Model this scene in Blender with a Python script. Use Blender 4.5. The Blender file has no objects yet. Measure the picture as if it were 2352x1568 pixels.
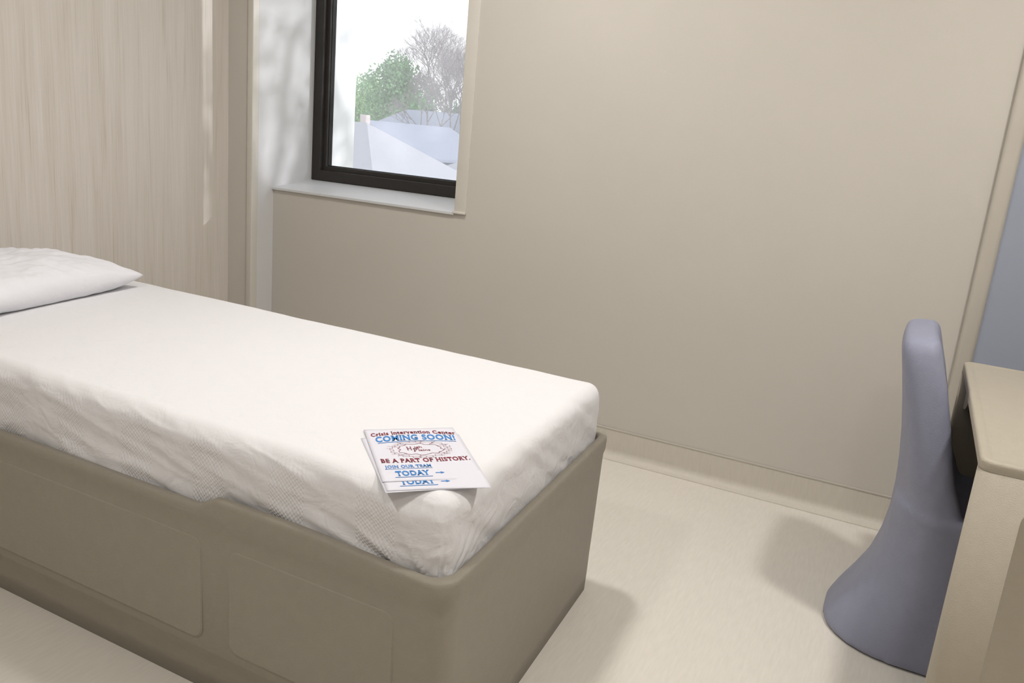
import bpy, bmesh, math, random
from math import sin, cos, pi, radians
from mathutils import Vector, Matrix, noise
from mathutils.bvhtree import BVHTree
random.seed(7)
S = bpy.context.scene
COL = S.collection
S.view_settings.view_transform = 'Standard'

# ---------------------------------------------------------------- helpers
def link(o, parent=None):
    COL.objects.link(o)
    if parent: o.parent = parent
    return o
def mesh_obj(name, verts, faces, mat=None, smooth=False, parent=None):
    me = bpy.data.meshes.new(name)
    me.from_pydata([tuple(v) for v in verts], [], faces)
    me.validate(); me.update()
    bm = bmesh.new(); bm.from_mesh(me)
    bmesh.ops.recalc_face_normals(bm, faces=bm.faces)
    bm.to_mesh(me); bm.free()
    if smooth:
        for p in me.polygons: p.use_smooth = True
    o = bpy.data.objects.new(name, me)
    if mat: me.materials.append(mat)
    return link(o, parent)
def box(name, x0, x1, y0, y1, z0, z1, mat, bevel=0.0, parent=None, seg=3):
    v = [(x, y, z) for x in (x0, x1) for y in (y0, y1) for z in (z0, z1)]
    f = [(0,1,3,2),(4,6,7,5),(0,4,5,1),(2,3,7,6),(0,2,6,4),(1,5,7,3)]
    o = mesh_obj(name, v, f, mat, parent=parent)
    if bevel:
        b = o.modifiers.new('bevel', 'BEVEL'); b.width = bevel; b.segments = seg
        b.limit_method = 'NONE'
        for p in o.data.polygons: p.use_smooth = True
    return o
def struct(o):
    o['kind'] = 'structure'; return o
def thing(o, label, cat, group=None):
    o['label'] = label; o['category'] = cat
    if group: o['group'] = group
    return o
def rr(x0, x1, y0, y1, r, nc=8, mx=1, my=1):
    r = min(r, (x1-x0)/2-1e-4, (y1-y0)/2-1e-4)
    cs = [(x1-r, y0+r, -pi/2), (x1-r, y1-r, 0), (x0+r, y1-r, pi/2), (x0+r, y0+r, pi)]
    out = []
    for i, (cx, cy, a) in enumerate(cs):
        for k in range(nc+1):
            t = a + pi/2*k/nc
            out.append((cx+r*cos(t), cy+r*sin(t)))
        nx, ny, na = cs[(i+1) % 4]
        p = out[-1]; q = (nx+r*cos(na), ny+r*sin(na))
        m = my if i % 2 == 0 else mx
        for k in range(1, m):
            out.append((p[0]+(q[0]-p[0])*k/m, p[1]+(q[1]-p[1])*k/m))
    return out
def loft(rings, cap0=True, cap1=True):
    n = len(rings[0]); v = []; f = []
    for r in rings: v += r
    for i in range(len(rings)-1):
        for k in range(n):
            a = i*n+k; b = i*n+(k+1) % n
            f.append((a, b, b+n, a+n))
    if cap0: f.append(tuple(range(n-1, -1, -1)))
    if cap1: f.append(tuple(range((len(rings)-1)*n, len(rings)*n)))
    return v, f

# ---------------------------------------------------------------- materials
def newmat(name):
    m = bpy.data.materials.new(name); m.use_nodes = True
    nt = m.node_tree; b = nt.nodes['Principled BSDF']
    return m, nt, b
def lin(c):
    return tuple(((x/255)/12.92 if x/255 <= .04045 else ((x/255+.055)/1.055)**2.4) for x in c)
def noisy(name, c, var=0.06, scale=30, rough=.6, bump=0.0, bscale=200, stretch=(1,1,1), spec=.3):
    m, nt, b = newmat(name)
    N = nt.nodes; L = nt.links
    tc = N.new('ShaderNodeTexCoord'); mp = N.new('ShaderNodeMapping'); mp.inputs['Scale'].default_value = stretch
    L.new(tc.outputs['Object'], mp.inputs[0])
    n = N.new('ShaderNodeTexNoise'); n.inputs['Scale'].default_value = scale; n.inputs['Detail'].default_value = 4
    L.new(mp.outputs[0], n.inputs[0])
    cr = N.new('ShaderNodeValToRGB')
    cl = lin(c)
    cr.color_ramp.elements[0].position = .3; cr.color_ramp.elements[1].position = .7
    cr.color_ramp.elements[0].color = (*[x*(1-var) for x in cl], 1)
    cr.color_ramp.elements[1].color = (*[min(1, x*(1+var)) for x in cl], 1)
    L.new(n.outputs[0], cr.inputs[0]); L.new(cr.outputs[0], b.inputs['Base Color'])
    b.inputs['Roughness'].default_value = rough
    b.inputs['Specular IOR Level'].default_value = spec
    if bump:
        n2 = N.new('ShaderNodeTexNoise'); n2.inputs['Scale'].default_value = bscale
        L.new(tc.outputs['Object'], n2.inputs[0])
        bp = N.new('ShaderNodeBump'); bp.inputs['Strength'].default_value = bump; bp.inputs['Distance'].default_value = .002
        L.new(n2.outputs[0], bp.inputs['Height']); L.new(bp.outputs[0], b.inputs['Normal'])
    return m
M_wall = noisy('wall_paint', (198,193,185), .012, 3, .7, .12, 300)
M_wall_left = noisy('wall_panel_tan', (201,196,188), .02, 3, .6)
M_reveal = noisy('window_reveal_white', (206,206,207), .02, 6, .55)
M_edge = noisy('cream_edge_trim', (208,204,196), .02, 6, .55)
M_sill = noisy('sill_white', (206,207,209), .02, 6, .4)
M_ceil = noisy('ceiling_paint', (225,224,223), .02, 4, .8)
M_blue = noisy('blue_grey_paint', (154,161,176), .02, 3, .6)
M_trim = noisy('tan_corner_trim', (188,182,172), .02, 5, .5)
M_floor = noisy('vinyl_floor', (219,214,205), .035, 14, .42, .05, 120, (9,1.2,1), .35)
M_cove = noisy('vinyl_cove', (202,196,185), .03, 14, .45, 0, 1, (9,9,1), .35)
M_frame = noisy('bed_plastic', (150,144,132), .02, 40, .5, .35, 420)
M_desk = noisy('desk_plastic', (172,164,149), .02, 40, .5, .35, 420)
M_chair = noisy('chair_plastic', (142,145,164), .02, 40, .5, .3, 420)
M_win = noisy('window_frame_bronze', (48,45,43), .08, 30, .45)
M_gasket = noisy('window_gasket', (30,28,27), .05, 30, .6)
M_lamp_rim = noisy('lamp_rim_white', (230,230,228), .01, 10, .5)
M_pillow = noisy('pillow_cotton', (226,226,231), .01, 10, .9, .8, 40)
M_paper = noisy('flyer_paper', (216,215,224), .01, 10, .8)
M_ext = noisy('exterior_render', (245,245,247), .02, 5, .9)

def flat(name, c, rough=.7):
    return noisy(name, c, .03, 60, rough)
M_red = flat('ink_red', (128,36,52)); M_blu = flat('ink_blue', (58,128,196))

def wood():
    m, nt, b = newmat('wood_laminate'); N = nt.nodes; L = nt.links
    tc = N.new('ShaderNodeTexCoord')
    mp = N.new('ShaderNodeMapping'); mp.inputs['Scale'].default_value = (1, 9, .45)
    L.new(tc.outputs['Object'], mp.inputs[0])
    n = N.new('ShaderNodeTexNoise'); n.inputs['Scale'].default_value = 3.2; n.inputs['Detail'].default_value = 9; n.inputs['Distortion'].default_value = .8
    L.new(mp.outputs[0], n.inputs[0])
    mp2 = N.new('ShaderNodeMapping'); mp2.inputs['Scale'].default_value = (1, 80, 1.3)
    L.new(tc.outputs['Object'], mp2.inputs[0])
    n2 = N.new('ShaderNodeTexNoise'); n2.inputs['Scale'].default_value = 3; n2.inputs['Detail'].default_value = 5
    L.new(mp2.outputs[0], n2.inputs[0])
    mx = N.new('ShaderNodeMix'); mx.data_type = 'FLOAT'; mx.inputs[0].default_value = .5
    L.new(n.outputs[0], mx.inputs[2]); L.new(n2.outputs[0], mx.inputs[3])
    cr = N.new('ShaderNodeValToRGB'); e = cr.color_ramp.elements
    e[0].position = .33; e[0].color = (*lin((190,181,170)), 1)
    e[1].position = .66; e[1].color = (*lin((213,207,200)), 1)
    k = cr.color_ramp.elements.new(.43); k.color = (*lin((204,197,188)), 1)
    L.new(mx.outputs[0], cr.inputs[0]); L.new(cr.outputs[0], b.inputs['Base Color'])
    b.inputs['Roughness'].default_value = .5
    return m
M_wood = wood()

def spread():
    m, nt, b = newmat('woven_bedspread'); N = nt.nodes; L = nt.links
    b.inputs['Base Color'].default_value = (*lin((224,223,225)), 1); b.inputs['Roughness'].default_value = .9
    tc = N.new('ShaderNodeTexCoord'); sp = N.new('ShaderNodeSeparateXYZ'); L.new(tc.outputs['Object'], sp.inputs[0])
    def mth(op, a, bb=None, cl=False):
        q = N.new('ShaderNodeMath'); q.operation = op; q.use_clamp = cl
        for i, x in enumerate((a, bb)):
            if x is None: continue
            if isinstance(x, (int, float)): q.inputs[i].default_value = x
            else: L.new(x, q.inputs[i])
        return q.outputs[0]
    yz = mth('SUBTRACT', sp.outputs[1], sp.outputs[2])
    wx = mth('SINE', mth('MULTIPLY', sp.outputs[0], 640)); wy = mth('SINE', mth('MULTIPLY', yz, 640))
    w = mth('MULTIPLY', wx, wy)
    band = mth('GREATER_THAN', mth('SINE', mth('MULTIPLY', sp.outputs[0], 30)), .25)
    low = mth('MULTIPLY', mth('SUBTRACT', .612, sp.outputs[2]), 30, True)
    h = mth('MULTIPLY', mth('MULTIPLY', w, mth('MULTIPLY', band, .5)), low)
    n = N.new('ShaderNodeTexNoise'); n.inputs['Scale'].default_value = 16; n.inputs['Detail'].default_value = 8; n.inputs['Distortion'].default_value = .6
    L.new(tc.outputs['Object'], n.inputs[0])
    h2 = mth('ADD', h, mth('MULTIPLY', n.outputs[0], mth('ADD', 4.0, mth('MULTIPLY', low, 5.0))))
    bp = N.new('ShaderNodeBump'); bp.inputs['Strength'].default_value = .5; bp.inputs['Distance'].default_value = .002
    L.new(h2, bp.inputs['Height']); L.new(bp.outputs[0], b.inputs['Normal'])
    return m
M_spread = spread()

def clear(name, tint, mixf, other):
    m = bpy.data.materials.new(name); m.use_nodes = True; nt = m.node_tree; nt.nodes.clear()
    N = nt.nodes; L = nt.links
    o = N.new('ShaderNodeOutputMaterial'); mx = N.new('ShaderNodeMixShader')
    t = N.new('ShaderNodeBsdfTransparent'); t.inputs[0].default_value = tint
    g = N.new(other)
    if other.endswith('Glossy'): g.inputs['Roughness'].default_value = .03
    else: g.inputs['Color'].default_value = (.88,.88,.9,1)
    mx.inputs[0].default_value = mixf
    L.new(t.outputs[0], mx.inputs[1]); L.new(g.outputs[0], mx.inputs[2]); L.new(mx.outputs[0], o.inputs[0])
    return m, nt, mx, t
M_glass = clear('window_glass', (.98,.98,.99,1), .04, 'ShaderNodeBsdfGlossy')[0]
M_haze = clear('haze_screen', (1,1,1,1), .30, 'ShaderNodeBsdfTranslucent')[0]  # milky see-through mix, stands in for bright haze over the outdoor view
def emit(name, c, s):
    m = bpy.data.materials.new(name); m.use_nodes = True; nt = m.node_tree; b = nt.nodes['Principled BSDF']
    b.inputs['Emission Color'].default_value = (*c, 1); b.inputs['Emission Strength'].default_value = s
    return m

# ---------------------------------------------------------------- room shell
YB = 3.06; XR = .82; XL = -2.945; YF = -1.3; ZC = 2.6
WX0 = -2.79; WX1 = -1.78; YW = 3.33; WZ0 = .905; WZ1 = 2.25
struct(box('floor', XL-.1, XR+.1, YF-.1, YB+.4, -.1, 0, M_floor))
struct(box('ceiling', XL-.1, XR+.1, YF-.1, YB+.4, ZC, ZC+.1, M_ceil))
struct(box('wall_left', XL-.12, XL, YF, 2.925, 0, ZC, M_wood))
struct(box('wall_right', XR, XR+.12, YF, YB, 0, ZC, M_wall))
struct(box('wall_front', XL, XR, YF-.12, YF, 0, ZC, M_wall))
def wall_back():
    x0, x1 = XL-.12, XR+.12; y0, y1 = YB, YW+.09
    v = []; f = []
    def quad(*p):
        b = len(v); v.extend(p); f.append((b, b+1, b+2, b+3))
    quad((WX0,y0,0),(WX1,y0,0),(WX1,y0,WZ0),(WX0,y0,WZ0))
    quad((WX1,y0,0),(x1,y0,0),(x1,y0,ZC),(WX1,y0,ZC))
    quad((WX0,y0,WZ1),(WX1,y0,WZ1),(WX1,y0,ZC),(WX0,y0,ZC))
    quad((x0,y1,0),(x0,y1,ZC),(WX0,y1,ZC),(WX0,y1,0))
    quad((WX0,y1,0),(WX1,y1,0),(WX1,y1,WZ0),(WX0,y1,WZ0))
    quad((WX1,y1,0),(x1,y1,0),(x1,y1,ZC),(WX1,y1,ZC))
    quad((WX0,y1,WZ1),(WX1,y1,WZ1),(WX1,y1,ZC),(WX0,y1,ZC))
    quad((WX1,y0,WZ0),(WX1,y1,WZ0),(WX1,y1,WZ1),(WX1,y0,WZ1))
    quad((WX0,y0,WZ1),(WX1,y0,WZ1),(WX1,y1,WZ1),(WX0,y1,WZ1))
    quad((WX0,y0,WZ0),(WX1,y0,WZ0),(WX1,y1,WZ0),(WX0,y1,WZ0))
    return mesh_obj('wall_back', v, f, M_wall)
struct(wall_back())
struct(box('wall_chase', XL-.12, WX0-.004, 2.925, YW+.09, 0, ZC, M_wall_left))
struct(box('trim_1', WX0-.034, WX0-.0005, 2.917, 2.96, 0, ZC, M_edge, .004))
struct(box('trim_2', WX0-.0042, WX0, 2.955, YW+.08, 0, ZC, M_reveal))
struct(box('wall_blue', .232, XR, YB-.02, YB-.0005, 0, ZC, M_blue))
struct(box('trim_3', .188, .240, YB-.030, YB-.0005, .0, ZC, M_trim, .014))
struct(box('trim_4', WX1-.002, WX1+.054, YB-.005, YB+.02, WZ0+.004, WZ1, M_edge, .002))
struct(box('trim_5', WX1-.006, WX1+.056, YB-.014, YB+.0, WZ0-.004, WZ0+.006, M_edge, .002))
def sill():
    x0, x1 = WX0, WX1+.0; y0, y1 = YB-.012, YW+.02
    z0, z1 = WZ0, WZ0+.035
    v = [(x0,y0,z0-.010),(x1,y0,z0-.010),(x1,y0,z0),(x0,y0,z0),(x0,y1,z1-.01),(x1,y1,z1-.01),(x1,y1,z1),(x0,y1,z1)]
    f = [(0,1,2,3),(4,7,6,5),(3,2,6,7),(0,4,5,1),(0,3,7,4),(1,5,6,2)]
    return mesh_obj('trim_6', v, f, M_sill)
struct(sill())
def cove(name, p0, p1, nrm, h=.117, r=.035):
    prof = [(.0055, h+.003), (.0055, h)] + [(.005, h-.002)]
    for k in range(9):
        a = pi/2*k/8
        prof.append((.005+r-r*cos(a), r-r*sin(a)+.0008))
    prof.append((0, .0)); prof.append((0, h+.003))
    v = []; n = len(prof)
    for p in (p0, p1):
        for d, z in prof: v.append((p[0]+nrm[0]*d, p[1]+nrm[1]*d, z))
    f = [(i, (i+1) % n, (i+1) % n+n, i+n) for i in range(n)]
    return mesh_obj(name, v, f, M_cove)
struct(cove('baseboard_back', (WX0+.002, YB-.0005), (.186, YB-.0005), (0, -1)))
struct(box('trim_7', WX0+.002, .186, YB-.0075, YB-.0005, .117, .1235, M_trim, .001))

# ---------------------------------------------------------------- window
def rect_frame(name, x0, x1, z0, z1, y0, y1, w, mat, parent=None, bev=.004):
    v = []; f = []
    o = [(x0,z0),(x1,z0),(x1,z1),(x0,z1)]; i = [(x0+w,z0+w),(x1-w,z0+w),(x1-w,z1-w),(x0+w,z1-w)]
    for y in (y0, y1):
        v += [(a, y, c) for a, c in o] + [(a, y, c) for a, c in i]
    for k in range(4):
        j = (k+1) % 4
        f += [(k, j, 4+j, 4+k), (8+k, 12+k, 12+j, 8+j), (k, 8+k, 8+j, j), (4+k, 4+j, 12+j, 12+k)]
    ob = mesh_obj(name, v, f, mat, parent=parent)
    b = ob.modifiers.new('bevel', 'BEVEL'); b.width = bev; b.segments = 2
    return ob
win = rect_frame('window_1', WX0+.001, WX1-.001, WZ0+.034, WZ1-.001, YW, YW+.09, .052, M_win); struct(win)
inner = rect_frame('sash', WX0+.045, WX1-.045, WZ0+.078, WZ1-.045, YW+.022, YW+.07, .03, M_win, win)
gas = rect_frame('gasket', WX0+.070, WX1-.070, WZ0+.103, WZ1-.07, YW+.035, YW+.06, .008, M_gasket, win, .001)
gl = box('glass_pane', WX0+.07, WX1-.07, YW+.045, YW+.05, WZ0+.103, WZ1-.07, M_glass, parent=win)
mesh_obj('haze_screen', [(WX0+.06, YW+.078, WZ0+.095),(WX1-.06, YW+.078, WZ0+.095),(WX1-.06, YW+.078, WZ1-.06),(WX0+.06, YW+.078, WZ1-.06)], [(0,1,2,3)], M_haze, parent=win)  # sheet added outside the glass to veil the view in white haze
struct(box('wall_exterior', WX0-.3, WX0+.03, YW+.095, YW+.30, -1, 3.2, M_ext))

# ---------------------------------------------------------------- bed frame
BY0, BY1 = 1.11, 2.075; BX0 = -2.925
def footx(y): return -.603 - .05*(y-BY0)/(BY1-BY0)
def sstep(a, b, x):
    t = max(0, min(1, (x-a)/(b-a))); return t*t*(3-2*t)
def bedtop(x, y):
    near = 1-sstep(BY0+.04, BY0+.16, y)
    z = .477
    s = sstep(-1.215, -1.145, x)
    zn = .463*(1-s) + .492*s - .012*sstep(-1.0, -.62, x)
    return z*(1-near) + zn*near
def skew(p, z, k=1):
    x, y = p
    if x > -1.4:
        w = (x+1.4)/(1.4-.603)
        x += w*(footx(y)+.603)*k
    return (x, y, z)
def bed_frame():
    rings = []
    levels = [(.040,.016,0,0),(.034,.014,.055,0),(.022,.012,.105,0),(.014,.011,.122,0),(.010,.010,.132,0),(.007,.006,.395,0),(.006,.005,.425,0),(.001,.001,.440,0),
              (0,0,-.012,1),(.0015,.0015,-.005,1),(.005,.005,-.0005,1),(.009,.009,0,1),(.019,.019,0,1),(.024,.024,-.003,1),(.027,.027,-.010,1),(.029,.029,-.05,1),(.032,.032,.33,0)]
    for d, e, z, rel in levels:
        R = max(.02, .058-d*.7)
        pts = rr(BX0+e*.3, -.603-e, BY0+d, BY1-e, R, 10, 90, 20)
        rings.append([skew(p, z + (bedtop(*p) if rel else 0)) for p in pts])
    v, f = loft(rings)
    return mesh_obj('bed_frame', v, f, M_frame, True)
bed = thing(bed_frame(), 'taupe moulded plastic platform bed frame with raised rim', 'bed frame')
def slab(name, x0, x1, z0, z1, y, th, mat, parent, r=.03, e=.006):
    pts = rr(x0, x1, z0, z1, r, 6)
    pin = rr(x0+e, x1-e, z0+e, z1-e, r, 6)
    rings = [[(a, y+.004, c) for a, c in pts], [(a, y-th*.2, c) for a, c in pts], [(a, y-th, c) for a, c in pin]]
    v, f = loft(rings); return mesh_obj(name, v, f, mat, False, parent)
for x0, x1 in ((-1.12, -.715), (-2.02, -1.195), (-2.86, -2.09)):
    slab('side_panel', x0, x1, .152, .39, BY0+.0085, .003, M_frame, bed, .025, .003)
# small moulded anchoring notch at the bottom of the far foot corner
box('anchor_notch', -.674, -.6660, BY1-.062, BY1-.042, .002, .040, M_frame, .002, bed)

# ---------------------------------------------------------------- mattress with bedspread
def mattress():
    x0, x1, y0, y1, z0, z1 = -2.90, -.634, BY0+.031, BY1-.034, .335, .622
    nx, ny, nz = 320, 150, 56; r = .042; rz = .046
    idx = {}; v = []; f = []
    def key(i, j, k):
        t = (i, j, k)
        if t not in idx:
            idx[t] = len(v); v.append([x0+(x1-x0)*i/nx, y0+(y1-y0)*j/ny, z0+(z1-z0)*k/nz])
        return idx[t]
    for i in range(nx):
        for j in range(ny):
            for k in (0, nz): f.append((key(i,j,k), key(i+1,j,k), key(i+1,j+1,k), key(i,j+1,k)))
    for i in range(nx):
        for k in range(nz):
            for j in (0, ny): f.append((key(i,j,k), key(i+1,j,k), key(i+1,j,k+1), key(i,j,k+1)))
    for j in range(ny):
        for k in range(nz):
            for i in (0, nx): f.append((key(i,j,k), key(i,j+1,k), key(i,j+1,k+1), key(i,j,k+1)))
    out = []
    for p in v:
        c = [max(x0+r, min(x1-r, p[0])), max(y0+r, min(y1-r, p[1])), max(z0+.02, min(z1-rz, p[2]))]
        d = Vector((p[0]-c[0], p[1]-c[1], p[2]-c[2]))
        if d.length > 1e-6:
            kz = rz if d.z > 0 else .02
            q = Vector((d.x/r, d.y/r, d.z/kz))
            m = max(abs(q.x), abs(q.y), abs(q.z)); q = q.normalized()*m
            n = q.normalized()
            P = Vector(c) + Vector((q.x*r, q.y*r, q.z*kz))
        else:
            P = Vector(p); n = Vector((0, 0, 1))
        side = max(0, -n.y)**1.5; foot = max(0, n.x)**1.5
        calm = sstep(.15, .5, math.hypot(P.x+.79, P.y-1.28))
        w = .0032*noise.noise(Vector((P.x*2.2, P.y*3.0, 1)))*(.15+.85*calm)
        w += .0012*noise.noise(Vector((P.x*9, P.y*14, 5)))*(.3+.7*calm)
        rid = 1-abs(noise.noise(Vector((P.x*4.5+P.z*3, P.z*22+P.x*4, 21))))*2
        w += side*(.006*noise.noise(Vector((P.x*3.0, P.z*11 + P.x*2.4, 2))) + .0045*noise.noise(Vector((P.x*9, P.z*34+P.x*6, 9))) + .0022*max(0, rid)**4)
        w += foot*(.003*noise.noise(Vector((P.y*4, P.z*14, 3))) + .0045*noise.noise(Vector((P.y*15+P.z*24, P.z*7, 8))))
        lowz = sstep(z1-.05, z1-.12, P.z)
        if P.z < z1-.03:
            s_ = (P.y-y0)-(x1-P.x)
            ang = math.atan2(s_, max(.01, P.z-.42))
            g = max(0, 1-abs(s_)/.30)*lowz
            w += g*(.0070*noise.noise(Vector((ang*7, P.z*4, 8))) + .0042*noise.noise(Vector((ang*17, P.z*8, 2))))
        P += n*w
        x, y, z = skew((P.x, P.y), P.z)
        out.append((x, y, z))
    return mesh_obj('mattress', out, f, M_spread, True)
mat_o = thing(mattress(), 'mattress made up with tight white woven bedspread', 'mattress')
_bvh = BVHTree.FromPolygons([q.co.copy() for q in mat_o.data.vertices], [tuple(p.vertices) for p in mat_o.data.polygons])
def bedz(x, y):
    h = _bvh.ray_cast(Vector((x, y, 1)), Vector((0,0,-1)))
    return h[0].z if h[0] is not None else 0

# ---------------------------------------------------------------- pillow
def pillow():
    L, W, H = .68, .50, .075; n = 80; v = []; f = []
    for s in (1, -1):
        for i in range(n+1):
            for j in range(n+1):
                a = -1+2*i/n; b = -1+2*j/n
                ex = (1-abs(a)**2.6); ey = (1-abs(b)**2.6)
                h = (max(0, ex)*max(0, ey))**.42
                x = b*W/2*(1-.06*cos(a*pi/2)*abs(b)**3)
                y = a*L/2*(1-.05*cos(b*pi/2)*abs(a)**3)
                z = s*H*h
                if s > 0:
                    z += h*.012*noise.noise(Vector((a*2.5, b*2.5, 4))) + .006*noise.noise(Vector((a*7, b*10, 6)))*h
                    cr = max(abs(a), abs(b))
                    z += .006*noise.noise(Vector((math.atan2(b, a)*9, cr*1.5, 3)))*sstep(.35, .8, cr)*h*2.2
                else:
                    z = max(z, -H*.55) if h > .2 else z
                    z += .004*noise.noise(Vector((a*8, b*8, 12)))*h
                v.append((x, y, z))
    N = (n+1)**2
    for s in (0, 1):
        for i in range(n):
            for j in range(n):
                a = s*N+i*(n+1)+j
                f.append((a, a+1, a+n+2, a+n+1))
    o = mesh_obj('pillow', v, f, M_pillow, True)
    bm = bmesh.new(); bm.from_mesh(o.data); bmesh.ops.remove_doubles(bm, verts=bm.verts, dist=.0008)
    bmesh.ops.recalc_face_normals(bm, faces=bm.faces); bm.to_mesh(o.data); bm.free()
    return o
pl = thing(pillow(), 'plump white cotton pillow lying on the made bed', 'pillow')
pl.location = (-2.535, 1.57, .667); pl.rotation_euler = (0, 0, radians(11))

# ---------------------------------------------------------------- flyers
def text_mesh(name, body, size, mat, parent, cx, cy, width=None, arch=0, bold=.0, shear=0, z=.0006, serif=True):
    cu = bpy.data.curves.new(name, 'FONT'); cu.body = body; cu.size = size; cu.align_x = 'CENTER'; cu.align_y = 'CENTER'
    cu.offset = bold; cu.shear = shear; cu.resolution_u = 3
    cu.space_character = 1.12 if serif else 1.0
    to = bpy.data.objects.new(name+'_t', cu); COL.objects.link(to)
    bpy.context.view_layer.update()
    me = bpy.data.meshes.new_from_object(to.evaluated_get(bpy.context.evaluated_depsgraph_get()))
    bpy.data.objects.remove(to)
    bm = bmesh.new(); bm.from_mesh(me)
    if serif:
        fl = []
        for e in bm.edges:
            if len(e.link_faces) != 1: continue
            a, b = e.verts[0].co, e.verts[1].co
            ln = abs(a.x-b.x)
            if abs(a.y-b.y) < size*.004 and size*.04 < ln < size*.28:
                fc = e.link_faces[0].calc_center_median(); up_ = 1 if fc.y > a.y else -1
                fl.append((min(a.x, b.x), max(a.x, b.x), a.y, up_))
        for xa, xb, y, u in fl:
            s = size*.085; t = size*.06*u
            vs = [bm.verts.new((x, yy, 0)) for x, yy in ((xa-s, y), (xb+s, y), (xb+s*.35, y+t), (xa-s*.35, y+t))]
            bm.faces.new(vs)
    bm.to_mesh(me); bm.free()
    xs = [q.co.x for q in me.vertices]; w = max(xs)-min(xs); k = (width/w) if width else 1
    c = (max(xs)+min(xs))/2
    for q in me.vertices:
        x = (q.co.x-c)*k; y = q.co.y
        q.co = (cx+x, cy+y-arch*x*x, z)
    me.materials.clear(); me.materials.append(mat)
    o = bpy.data.objects.new(name, me); return link(o, parent)
def strip(name, pts, w, mat, parent, z=.0006):
    v = []; f = []
    for a, b in pts:
        a = Vector(a); b = Vector(b); d = (b-a); n = Vector((-d.y, d.x)).normalized()*w/2; m = max(1, int(d.length/.012))
        for i in range(m):
            p0 = a+d*i/m; p1 = a+d*(i+1)/m; q = len(v)
            for p in (p0-n, p1-n, p1+n, p0+n): v.append((p.x, p.y, z))
            f.append((q, q+1, q+2, q+3))
    return mesh_obj(name, v, f, mat, parent=parent)
PW, PH = .192, .262
def flyer(loc, ang, bottom_only=False, order=0):
    nx, ny = 24, 32; v = []; f = []
    for i in range(nx+1):
        for j in range(ny+1):
            v.append((-PW/2+PW*i/nx, -PH/2+PH*j/ny, 0))
    for i in range(nx):
        for j in range(ny):
            a = i*(ny+1)+j; f.append((a, a+ny+1, a+ny+2, a+1))
    o = mesh_obj('flyer', v, f, M_paper, True)
    so = o.modifiers.new('thick', 'SOLIDIFY'); so.thickness = .0003; so.offset = -1
    o.location = loc; o.rotation_euler = (0, 0, ang)
    kids = []
    def T(fr): return PH/2-PH*fr
    K = kids.append
    if not bottom_only:
        K(text_mesh('title_lettering', 'Crisis Intervention Center', .0245, M_red, o, .003, T(.085), .178, 1.6, .0006))
        K(text_mesh('headline_lettering', 'COMING SOON!', .039, M_blu, o, .003, T(.200), .166, 1.3, .0013, .12))
        K(strip('headline_underline', [((-.078+.0162*i, T(.272)-1.3*(-.078+.0162*i)**2), (-.078+.0162*(i+1), T(.272)-1.3*(-.078+.0162*(i+1))**2)) for i in range(10)], .0024, M_blu, o))
        segs = []; rnd = random.Random(3)
        cx, cy = .002, T(.44); a0, b0 = .044, .029; hole = []
        for k in range(30):
            t = 2*pi*k/30; q = 1+.14*rnd.uniform(-1, 1); hole.append((cx+a0*q*cos(t), cy+b0*q*sin(t)))
        K(strip('emblem_crack', [(hole[k], hole[(k+1) % 30]) for k in range(30)], .0011, M_red, o))
        rh = .0072
        def inside(x, y, s=1.12): return ((x-cx)/(a0*s))**2+((y-cy)/(b0*s))**2 < 1
        ju = lambda: rnd.uniform(-.0006, .0006)
        for r_ in range(-6, 7):
            y = cy+r_*rh; lim = .062+rnd.uniform(0, .012)
            def outer(x, y): return ((x-cx)/lim)**2+((y-cy)/.046)**2 < 1
            x = -.072
            while x < .072:
                if outer(x, y) and not inside(x, y) and outer(x+.0065, y) and not inside(x+.0065, y): segs.append(((x, y+ju()), (x+.0065, y+ju())))
                x += .0065
            x = -.072+(r_ % 2)*.0065
            while x < .072:
                if outer(x, y) and not inside(x, y) and outer(x, y+rh) and not inside(x, y+rh): segs.append(((x+ju(), y), (x+ju(), y+rh)))
                x += .013
        for t in (.5, 1.0, 1.45, 2.2, 2.7, 3.9, 4.6, 5.6):
            segs.append(((cx+a0*.95*cos(t), cy+b0*.95*sin(t)), (cx+a0*1.6*cos(t), cy+b0*1.6*sin(t))))
        K(strip('emblem', segs, .0007, M_red, o))
        K(text_mesh('emblem_monogram', 'H', .025, M_red, o, -.020, cy+.004, .011, 0, 0))
        K(text_mesh('emblem_monogram', 'P', .025, M_red, o, -.009, cy-.005, .009, 0, 0))
        K(text_mesh('emblem_lettering', 'igh', .014, M_red, o, -.001, cy+.010, .015, 0, .0001, serif=False))
        K(text_mesh('emblem_lettering', 'lains', .014, M_red, o, .009, cy-.006, .023, 0, .0001, serif=False))
        K(text_mesh('slogan_lettering', 'BE A PART OF HISTORY.', .0255, M_red, o, .002, T(.655), .176, -.3, .0007))
        K(text_mesh('invitation_lettering', 'JOIN OUR TEAM', .018, M_blu, o, -.038, T(.758), .090, 0, .0004))
        K(strip('invitation_underline', [((-.083, T(.796)), (.007, T(.796)))], .0014, M_blu, o))
    K(text_mesh('today_lettering', 'TODAY', .030, M_blu, o, -.035, T(.880), .066, 0, .0010))
    K(strip('today_underline', [((-.070, T(.939)), (.0, T(.939)))], .002, M_blu, o))
    yy = T(.885)
    K(mesh_obj('arrow_mark', [(.008,yy-.0014,.0006),(.018,yy-.0014,.0006),(.018,yy+.0014,.0006),(.008,yy+.0014,.0006),
                            (.0178,yy-.0048,.0006),(.0255,yy,.0006),(.0178,yy+.0048,.0006)], [(0,1,2,3),(4,5,6)], M_blu, parent=o))
    for ob in [o]+kids:
        for q in ob.data.vertices:
            s = max(0, q.co.x*.55 - q.co.y*.835 - .08)
            q.co.z -= .5*s*s
    return o
FA = radians(44)
dn = Vector((sin(FA), -cos(FA)))
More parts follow.
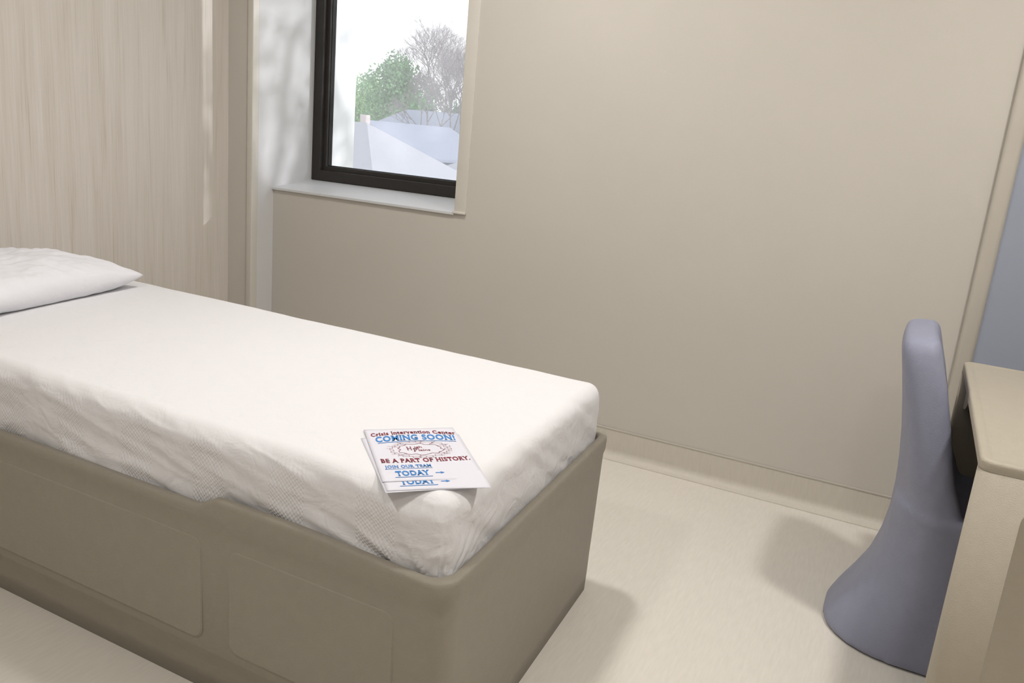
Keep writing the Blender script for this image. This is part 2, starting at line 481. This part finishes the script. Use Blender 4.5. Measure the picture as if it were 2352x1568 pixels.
def fpos(d, s=0): return (-.796+dn.x*d+cos(FA)*s, 1.302+dn.y*d+sin(FA)*s)
ztop = max(bedz(-.796+a*.02, 1.29+b*.02) for a in range(-7, 8) for b in range(-7, 8))
for i, (d, s, da, bo) in enumerate(((.038, -.006, 2.2, True), (.036, .003, -.4, True), (0, 0, 0, False))):
    x, y = fpos(d, s)
    fl = flyer((x, y, ztop+.0008+i*.0011), FA+radians(da), bo, i)
    thing(fl, 'top sheet of white printed recruitment flyers with red and blue lettering' if not bo else 'white printed flyer sheet partly covered under another sheet', 'flyer', 'stack of flyers on the bed')

# ---------------------------------------------------------------- chair
def chair():
    V = []; F = []
    def add(v, f):
        b = len(V); V.extend(v); F.extend([tuple(i+b for i in q) for q in f])
    base = [(0,-.045,.50,.225,.19),(.012,-.045,.50,.225,.19),(.06,-.022,.49,.219,.18),(.12,.012,.475,.211,.17),(.18,.042,.465,.205,.16),
            (.25,.062,.465,.203,.15),(.32,.072,.475,.205,.14),(.38,.073,.49,.210,.13),(.41,.074,.50,.213,.12),(.422,.080,.495,.206,.11)]
    rings = []
    for z, a, b, w, r in base:
        rings.append([(x, y, z) for x, y in rr(a, b, -w, w, r, 10)])
    for ins, z in ((.02,.424),(.035,.412),(.06,.396),(.12,.384)):
        rings.append([(x, y, z) for x, y in rr(.078+ins, .50-ins, -.208+ins, .208-ins, max(.02, .12-ins), 10)])
    add(*loft(rings))
    rings = []
    lv = [(.30,.075,.12,.200,.06),(.40,.072,.122,.206,.066),(.46,.069,.110,.208,.054),(.50,.066,.104,.208,.042),(.58,.057,.100,.206,.030),(.66,.044,.099,.202,.022),(.74,.029,.097,.196,.014),
          (.79,.019,.094,.190,.009),(.822,.014,.090,.182,.006),(.842,.018,.080,.170,.004),(.853,.030,.056,.154,.002)]
    for z, a, th, w, bend in lv:
        ring = []
        for x, y in rr(0, th, -w, w, th*.36, 8, 1, 16):
            ring.append((a+x+bend*(y/w)**2, y, z + .10*(x-.04)*(1 if z > .8 else 0)))
        rings.append(ring)
    add(*loft(rings))
    o = mesh_obj('chair', V, F, M_chair, True)
    m = o.modifiers.new('remesh', 'REMESH'); m.mode = 'VOXEL'; m.voxel_size = .007; m.use_smooth_shade = True
    s = o.modifiers.new('smooth', 'SMOOTH'); s.iterations = 12; s.factor = .6
    return o
ch = thing(chair(), 'blue-grey one-piece moulded plastic chair pushed under desk', 'chair')
ch.location = (0, 2.375, .003)

# ---------------------------------------------------------------- desk
DX0, DX1, DY0, DY1, DZ = .184, .80, 1.692, 2.615, .74
desk = bpy.data.objects.new('desk', None); link(desk); desk.location = (DX0, DY0, 0)
thing(desk, 'tan moulded plastic desk with thick side panels', 'desk')
bpy.context.view_layer.update()
def dpart(o):
    for q in o.data.vertices: q.co -= Vector((DX0, DY0, 0))
    o.parent = desk; return o
def rslab(name, x0, x1, y0, y1, z0, z1, r, e, mat):
    rings = []
    for d, z in ((.001, z0), (0, z0+.002), (0, z1-e), (e*.3, z1-e*.3), (e, z1), (e+.012, z1), (e+.015, z1-.0015), (e+.018, z1-.0015)):
        rings.append([(x, y, z) for x, y in rr(x0+d, x1-d, y0+d, y1-d, max(.004, r-d), 8)])
    o = mesh_obj(name, *loft(rings), mat, True)
    for p in o.data.polygons:
        if len(p.vertices) > 4: p.use_smooth = False
    return o
dt = dpart(rslab('desktop', DX0, DX1, DY0, DY1, DZ-.022, DZ, .026, .006, M_desk))
def dpanel(y0, y1):
    rings = []
    for d, z in ((.004, 0), (0, .004), (0, DZ-.0215)):
        rings.append([(x, y, z) for x, y in rr(DX0+d, DX1-d-.002, y0+d, y1-d, .022, 8)])
    o = mesh_obj('side_panel', *loft(rings), M_desk, True)
    for p in o.data.polygons:
        if len(p.vertices) > 4: p.use_smooth = False
    return o
dpart(dpanel(DY0, DY0+.058)); dpart(dpanel(DY1-.058, DY1))
ip = slab('side_inset', DX0+.085, DX1-.06, .10, DZ-.075, DY0+.0005, .003, M_desk, None, .03, .004); dpart(ip)
dpart(box('back_panel', DX1-.04, DX1-.01, DY0+.055, DY1-.055, .15, DZ-.022, M_desk, .006))
def gusset():
    pr = [(0, 0)]
    for k in range(9):
        a = pi/2*k/8
        pr.append((-.16*cos(a), -.10*sin(a)))
    v = []; n = len(pr)
    for x in (DX0+.02, DX1-.05):
        for y, z in pr: v.append((x, DY1-.05+y, DZ-.0215+z))
    f = [(i, (i+1) % n, (i+1) % n+n, i+n) for i in range(n)] + [tuple(range(n)), tuple(range(2*n-1, n-1, -1))]
    return mesh_obj('corner_brace', v, f, M_desk)
dpart(gusset())

# ---------------------------------------------------------------- outdoors
M_roof = noisy('roof_shingle', (176,176,184), .05, 6, .9, 0, 1, (1,1,6))
M_roof2 = noisy('roof_shingle_blue', (152,157,174), .05, 6, .9)
M_siding = noisy('siding_pale', (166,175,194), .04, 8, .9, 0, 1, (1,1,12))
M_brick = noisy('chimney_brick', (205,192,190), .1, 12, .9)
M_grass = noisy('lawn_grass', (150,160,135), .15, 2, .95)
M_bark = noisy('bark', (146,135,140), .12, 10, .9)
M_leaf = noisy('leaf_green', (122,166,114), .25, 1.2, .9)
M_leaf2 = noisy('leaf_dark_green', (112,134,120), .25, 1.2, .9)
M_leaf3 = noisy('leaf_light_green', (160,198,134), .2, 1.2, .9)
GZ = -2.6
struct(box('ground', -80, 20, YW+.6, 110, GZ-.2, GZ, M_grass))
def house(name, cx, cy, w, d, eave, ridge, rot, roofmat, hip=1.0, label='', chimney=None):
    o = bpy.data.objects.new(name, None); link(o); o.location = (cx, cy, GZ); o.rotation_euler = (0, 0, radians(rot))
    thing(o, label, 'house')
    h = eave-GZ; rh = ridge-GZ
    ov = .4; hx = w/2+ov; hy = d/2+ov; k = hip*hy
    box('house_walls', -w/2, w/2, -d/2, d/2, 0, h-.1, M_siding, parent=o)
    if hip == 0:
        for s in (-1, 1):
            mesh_obj('gable', [(s*(w/2), -hy+.1, h-.15), (s*(w/2), hy-.1, h-.15), (s*(w/2), 0, rh-.12)], [(0,1,2)], M_siding, parent=o)
    v = [(-hx,-hy,h-.1),(hx,-hy,h-.1),(hx,hy,h-.1),(-hx,hy,h-.1),(-hx+k,0,rh),(hx-k,0,rh),(-hx,-hy,h-.2),(hx,-hy,h-.2),(hx,hy,h-.2),(-hx,hy,h-.2),(-hx+k,0,rh-.1),(hx-k,0,rh-.1)]
    if hip == 0:
        f = [(0,1,5,4),(2,3,4,5),(6,7,11,10),(8,9,10,11),(0,6,7,1),(2,8,9,3),(1,7,11,5),(5,11,8,2),(3,9,10,4),(4,10,6,0)]
    else:
        f = [(0,1,5,4),(1,2,5),(2,3,4,5),(3,0,4),(0,6,7,1),(1,7,8,2),(2,8,9,3),(3,9,6,0),(6,9,8,7)]; v = v[:10]
    mesh_obj('roof', v, f, roofmat, parent=o)
    if chimney is not None:
        box('chimney', chimney-.10, chimney+.10, .3, .5, rh-.8, rh+.2, M_brick, .02, o)
    for x in (-w*.25, w*.25):
        box('house_window', x-.4, x+.4, -d/2-.03, -d/2+.02, h-1.9, h-.9, M_gasket, parent=o)
    return o
house('house', -14.4, 18, 7.2, 6.0, -.55, 1.2, 0, M_roof, .85, 'low house with pale grey hipped roof and chimney', .75)
house('house', -17.9, 27, 5.0, 3.9, .25, 1.28, 90, M_roof2, 0, 'small house with blue-grey gabled roof')
house('house', -22.3, 36.5, 7.0, 5.0, .6, 2.0, 0, M_roof2, .6, 'house with lavender grey shingle roof')
house('house', -13.1, 25.2, 4.0, 4.2, -.5, .6, 0, M_roof, .8, 'low house with grey shingle roof beyond the lawn')

def tube(V, F, p, q, r0, r1, n=5):
    d = (q-p).normalized(); a = d.orthogonal().normalized(); b = d.cross(a); s = len(V)
    for c, r in ((p, r0), (q, r1)):
        for k in range(n):
            t = 2*pi*k/n; V.append(tuple(c+a*r*cos(t)+b*r*sin(t)))
    for k in range(n): F.append((s+k, s+(k+1) % n, s+n+(k+1) % n, s+n+k))
def branches(rnd, h, depth, spread=.5):
    V = []; F = []
    def grow(p, d, l, r, k):
        q = p+d*l; tube(V, F, p, q, r, r*.7, 5 if k > 2 else 3)
        if k == 0: return
        for _ in range(3):
            nd = (d+Vector((rnd.uniform(-1,1), rnd.uniform(-1,1), rnd.uniform(-.25,.7)))*spread*1.3).normalized()
            grow(q, nd, l*rnd.uniform(.62,.86), r*.66, k-1)
    grow(Vector((0,0,0)), Vector((0,0,1)), h*.22, h*.012, depth)
    return V, F
def tree(x, y, top, seed, leaf=None, cr=1.6, label='', squash=1.0, per=230, ncl=30, ls=1.0):
    rnd = random.Random(seed); h = top-GZ
    V, F = branches(rnd, h, 8 if leaf is None else 3, .62)
    o = bpy.data.objects.new('tree', None); link(o); o.location = (x, y, GZ); thing(o, label, 'tree')
    mz = max(v[2] for v in V); k = (h/mz) if leaf is None else (h*.8/mz)
    V = [(v[0]*k*.9, v[1]*k*.9, v[2]*k) for v in V]
    mesh_obj('branches' if leaf is None else 'trunk', V, F, M_bark, parent=o)
    if leaf is not None:
        lv = []; lf = []; clumps = []
        cz = h-cr*squash
        for _ in range(ncl):
            u = Vector((rnd.gauss(0,1), rnd.gauss(0,1), rnd.gauss(0,1))).normalized()*rnd.uniform(.2,.75)
            clumps.append(Vector((u.x*cr, u.y*cr, cz+u.z*cr*squash)))
        for c in clumps:
            rc = cr*rnd.uniform(.28,.42)
            for _ in range(per):
                u = Vector((rnd.gauss(0,1), rnd.gauss(0,1), rnd.gauss(0,1))).normalized()*rc*rnd.uniform(.5,1.1)
                p = c+u; s = rnd.uniform(.05,.10)*max(1, cr/2)*ls
                a = Vector((rnd.uniform(-1,1), rnd.uniform(-1,1), rnd.uniform(-1,1))).normalized(); b = a.orthogonal().normalized()
                q = len(lv)
                for e in (-a*s, b*s*.6, a*s, -b*s*.6): lv.append(tuple(p+e))
                lf.append((q, q+1, q+2, q+3))
        mesh_obj('foliage', lv, lf, leaf, parent=o)
    return o
tree(-29.9, 43, 5.6, 1, M_leaf, 2.6, 'full green leafy tree behind the roofs', 1.2)
tree(-36.6, 49, 4.9, 2, M_leaf3, 2.5, 'light green leafy tree behind the roofs', 1.1)
tree(-37.0, 55, 3.9, 3, M_leaf2, 3.2, 'dull green bushy tree behind the roofs')
tree(-31.2, 49.5, 4.6, 4, M_leaf2, 2.2, 'dull green tree beside bare branches', 1.6)
tree(-43.0, 60, 3.6, 8, M_leaf2, 3.0, 'dull green tree behind a pale roof')
tree(-36.5, 63.5, 5.2, 11, M_leaf2, 2.8, 'distant dull green tree behind bare branches', 1.4)
tree(-19.5, 32.0, 5.1, 5, None, label='bare branching tree with pinkish grey twigs')
tree(-26.6, 45, 7.6, 6, None, label='tall bare leafless tree beside green trees')
tree(3.2, 6.6, 5.6, 21, M_leaf, 2.0, 'unseen sparse tree added to dapple the sun entering the window', 1.2, 75, 34, .75)  # out-of-view tree added so its leaves break up the incoming sunlight

# ---------------------------------------------------------------- lights
M_em = emit('lamp_diffuser', (1, .97, .93), 6)
def lamp(x, y, e, size=.17):
    pts = [(cos(2*pi*k/40), sin(2*pi*k/40)) for k in range(40)]
    R = size/2
    rings = [[(a*r, b*r, z) for a, b in pts] for r, z in ((R+.03, .0), (R+.03, -.012), (R+.022, -.018), (R+.004, -.018), (R+.002, -.006))]
    o = mesh_obj('ceiling_light', *loft(rings), M_lamp_rim, True); o.location = (x, y, ZC-.0005)
    thing(o, 'round white recessed ceiling light', 'ceiling light', 'recessed ceiling lights')
    d = mesh_obj('diffuser', [(a*R, b*R, -.0075) for a, b in pts], [tuple(range(40))], M_em, parent=o)
    l = bpy.data.lights.new('ceiling_lamp_glow', 'AREA'); l.shape = 'DISK'; l.size = size*.95; l.energy = e; l.color = (1, .97, .93)
    lo = bpy.data.objects.new('lamp_glow', l); link(lo, o); lo.location = (0, 0, -.022)
lamp(-1.30, 2.0, 21); lamp(.60, 1.72, 24); lamp(-1.30, .0, 16); lamp(.3, -.2, 8)

sun = bpy.data.lights.new('sun', 'SUN'); sun.energy = 2.9; sun.angle = radians(.7); sun.color = (.98, .98, 1)
so = bpy.data.objects.new('sun', sun); link(so)
so.rotation_euler = Vector((-1, -.58, -.40)).to_track_quat('-Z', 'Y').to_euler()
W = bpy.data.worlds.new('sky'); S.world = W; W.use_nodes = True
nt = W.node_tree; bg = nt.nodes['Background']
tc = nt.nodes.new('ShaderNodeTexCoord'); sp = nt.nodes.new('ShaderNodeSeparateXYZ'); cr = nt.nodes.new('ShaderNodeValToRGB')
nt.links.new(tc.outputs['Generated'], sp.inputs[0]); nt.links.new(sp.outputs[2], cr.inputs[0]); nt.links.new(cr.outputs[0], bg.inputs[0])
cr.color_ramp.elements[0].color = (1, 1, 1, 1); cr.color_ramp.elements[1].color = (.84, .91, 1, 1)
bg.inputs[1].default_value = 1.45

# ---------------------------------------------------------------- camera
f_px = 1881.6
yaw, pitch, roll = radians(25.43), radians(14.15), radians(5.198)
fw = Vector((-sin(yaw)*cos(pitch), cos(yaw)*cos(pitch), -sin(pitch)))
r0 = Vector((cos(yaw), sin(yaw), 0)); u0 = r0.cross(fw)
rt = r0*cos(roll)+u0*sin(roll); up = rt.cross(fw)
cam = bpy.data.cameras.new('camera'); co = bpy.data.objects.new('camera', cam); link(co)
M = Matrix((rt, up, -fw)).transposed().to_4x4(); M.translation = Vector((0, 0, 1.25)); co.matrix_world = M
cam.sensor_fit = 'HORIZONTAL'; cam.sensor_width = 36; cam.lens = f_px/2352*36; cam.clip_start = .01; cam.clip_end = 300
S.camera = co
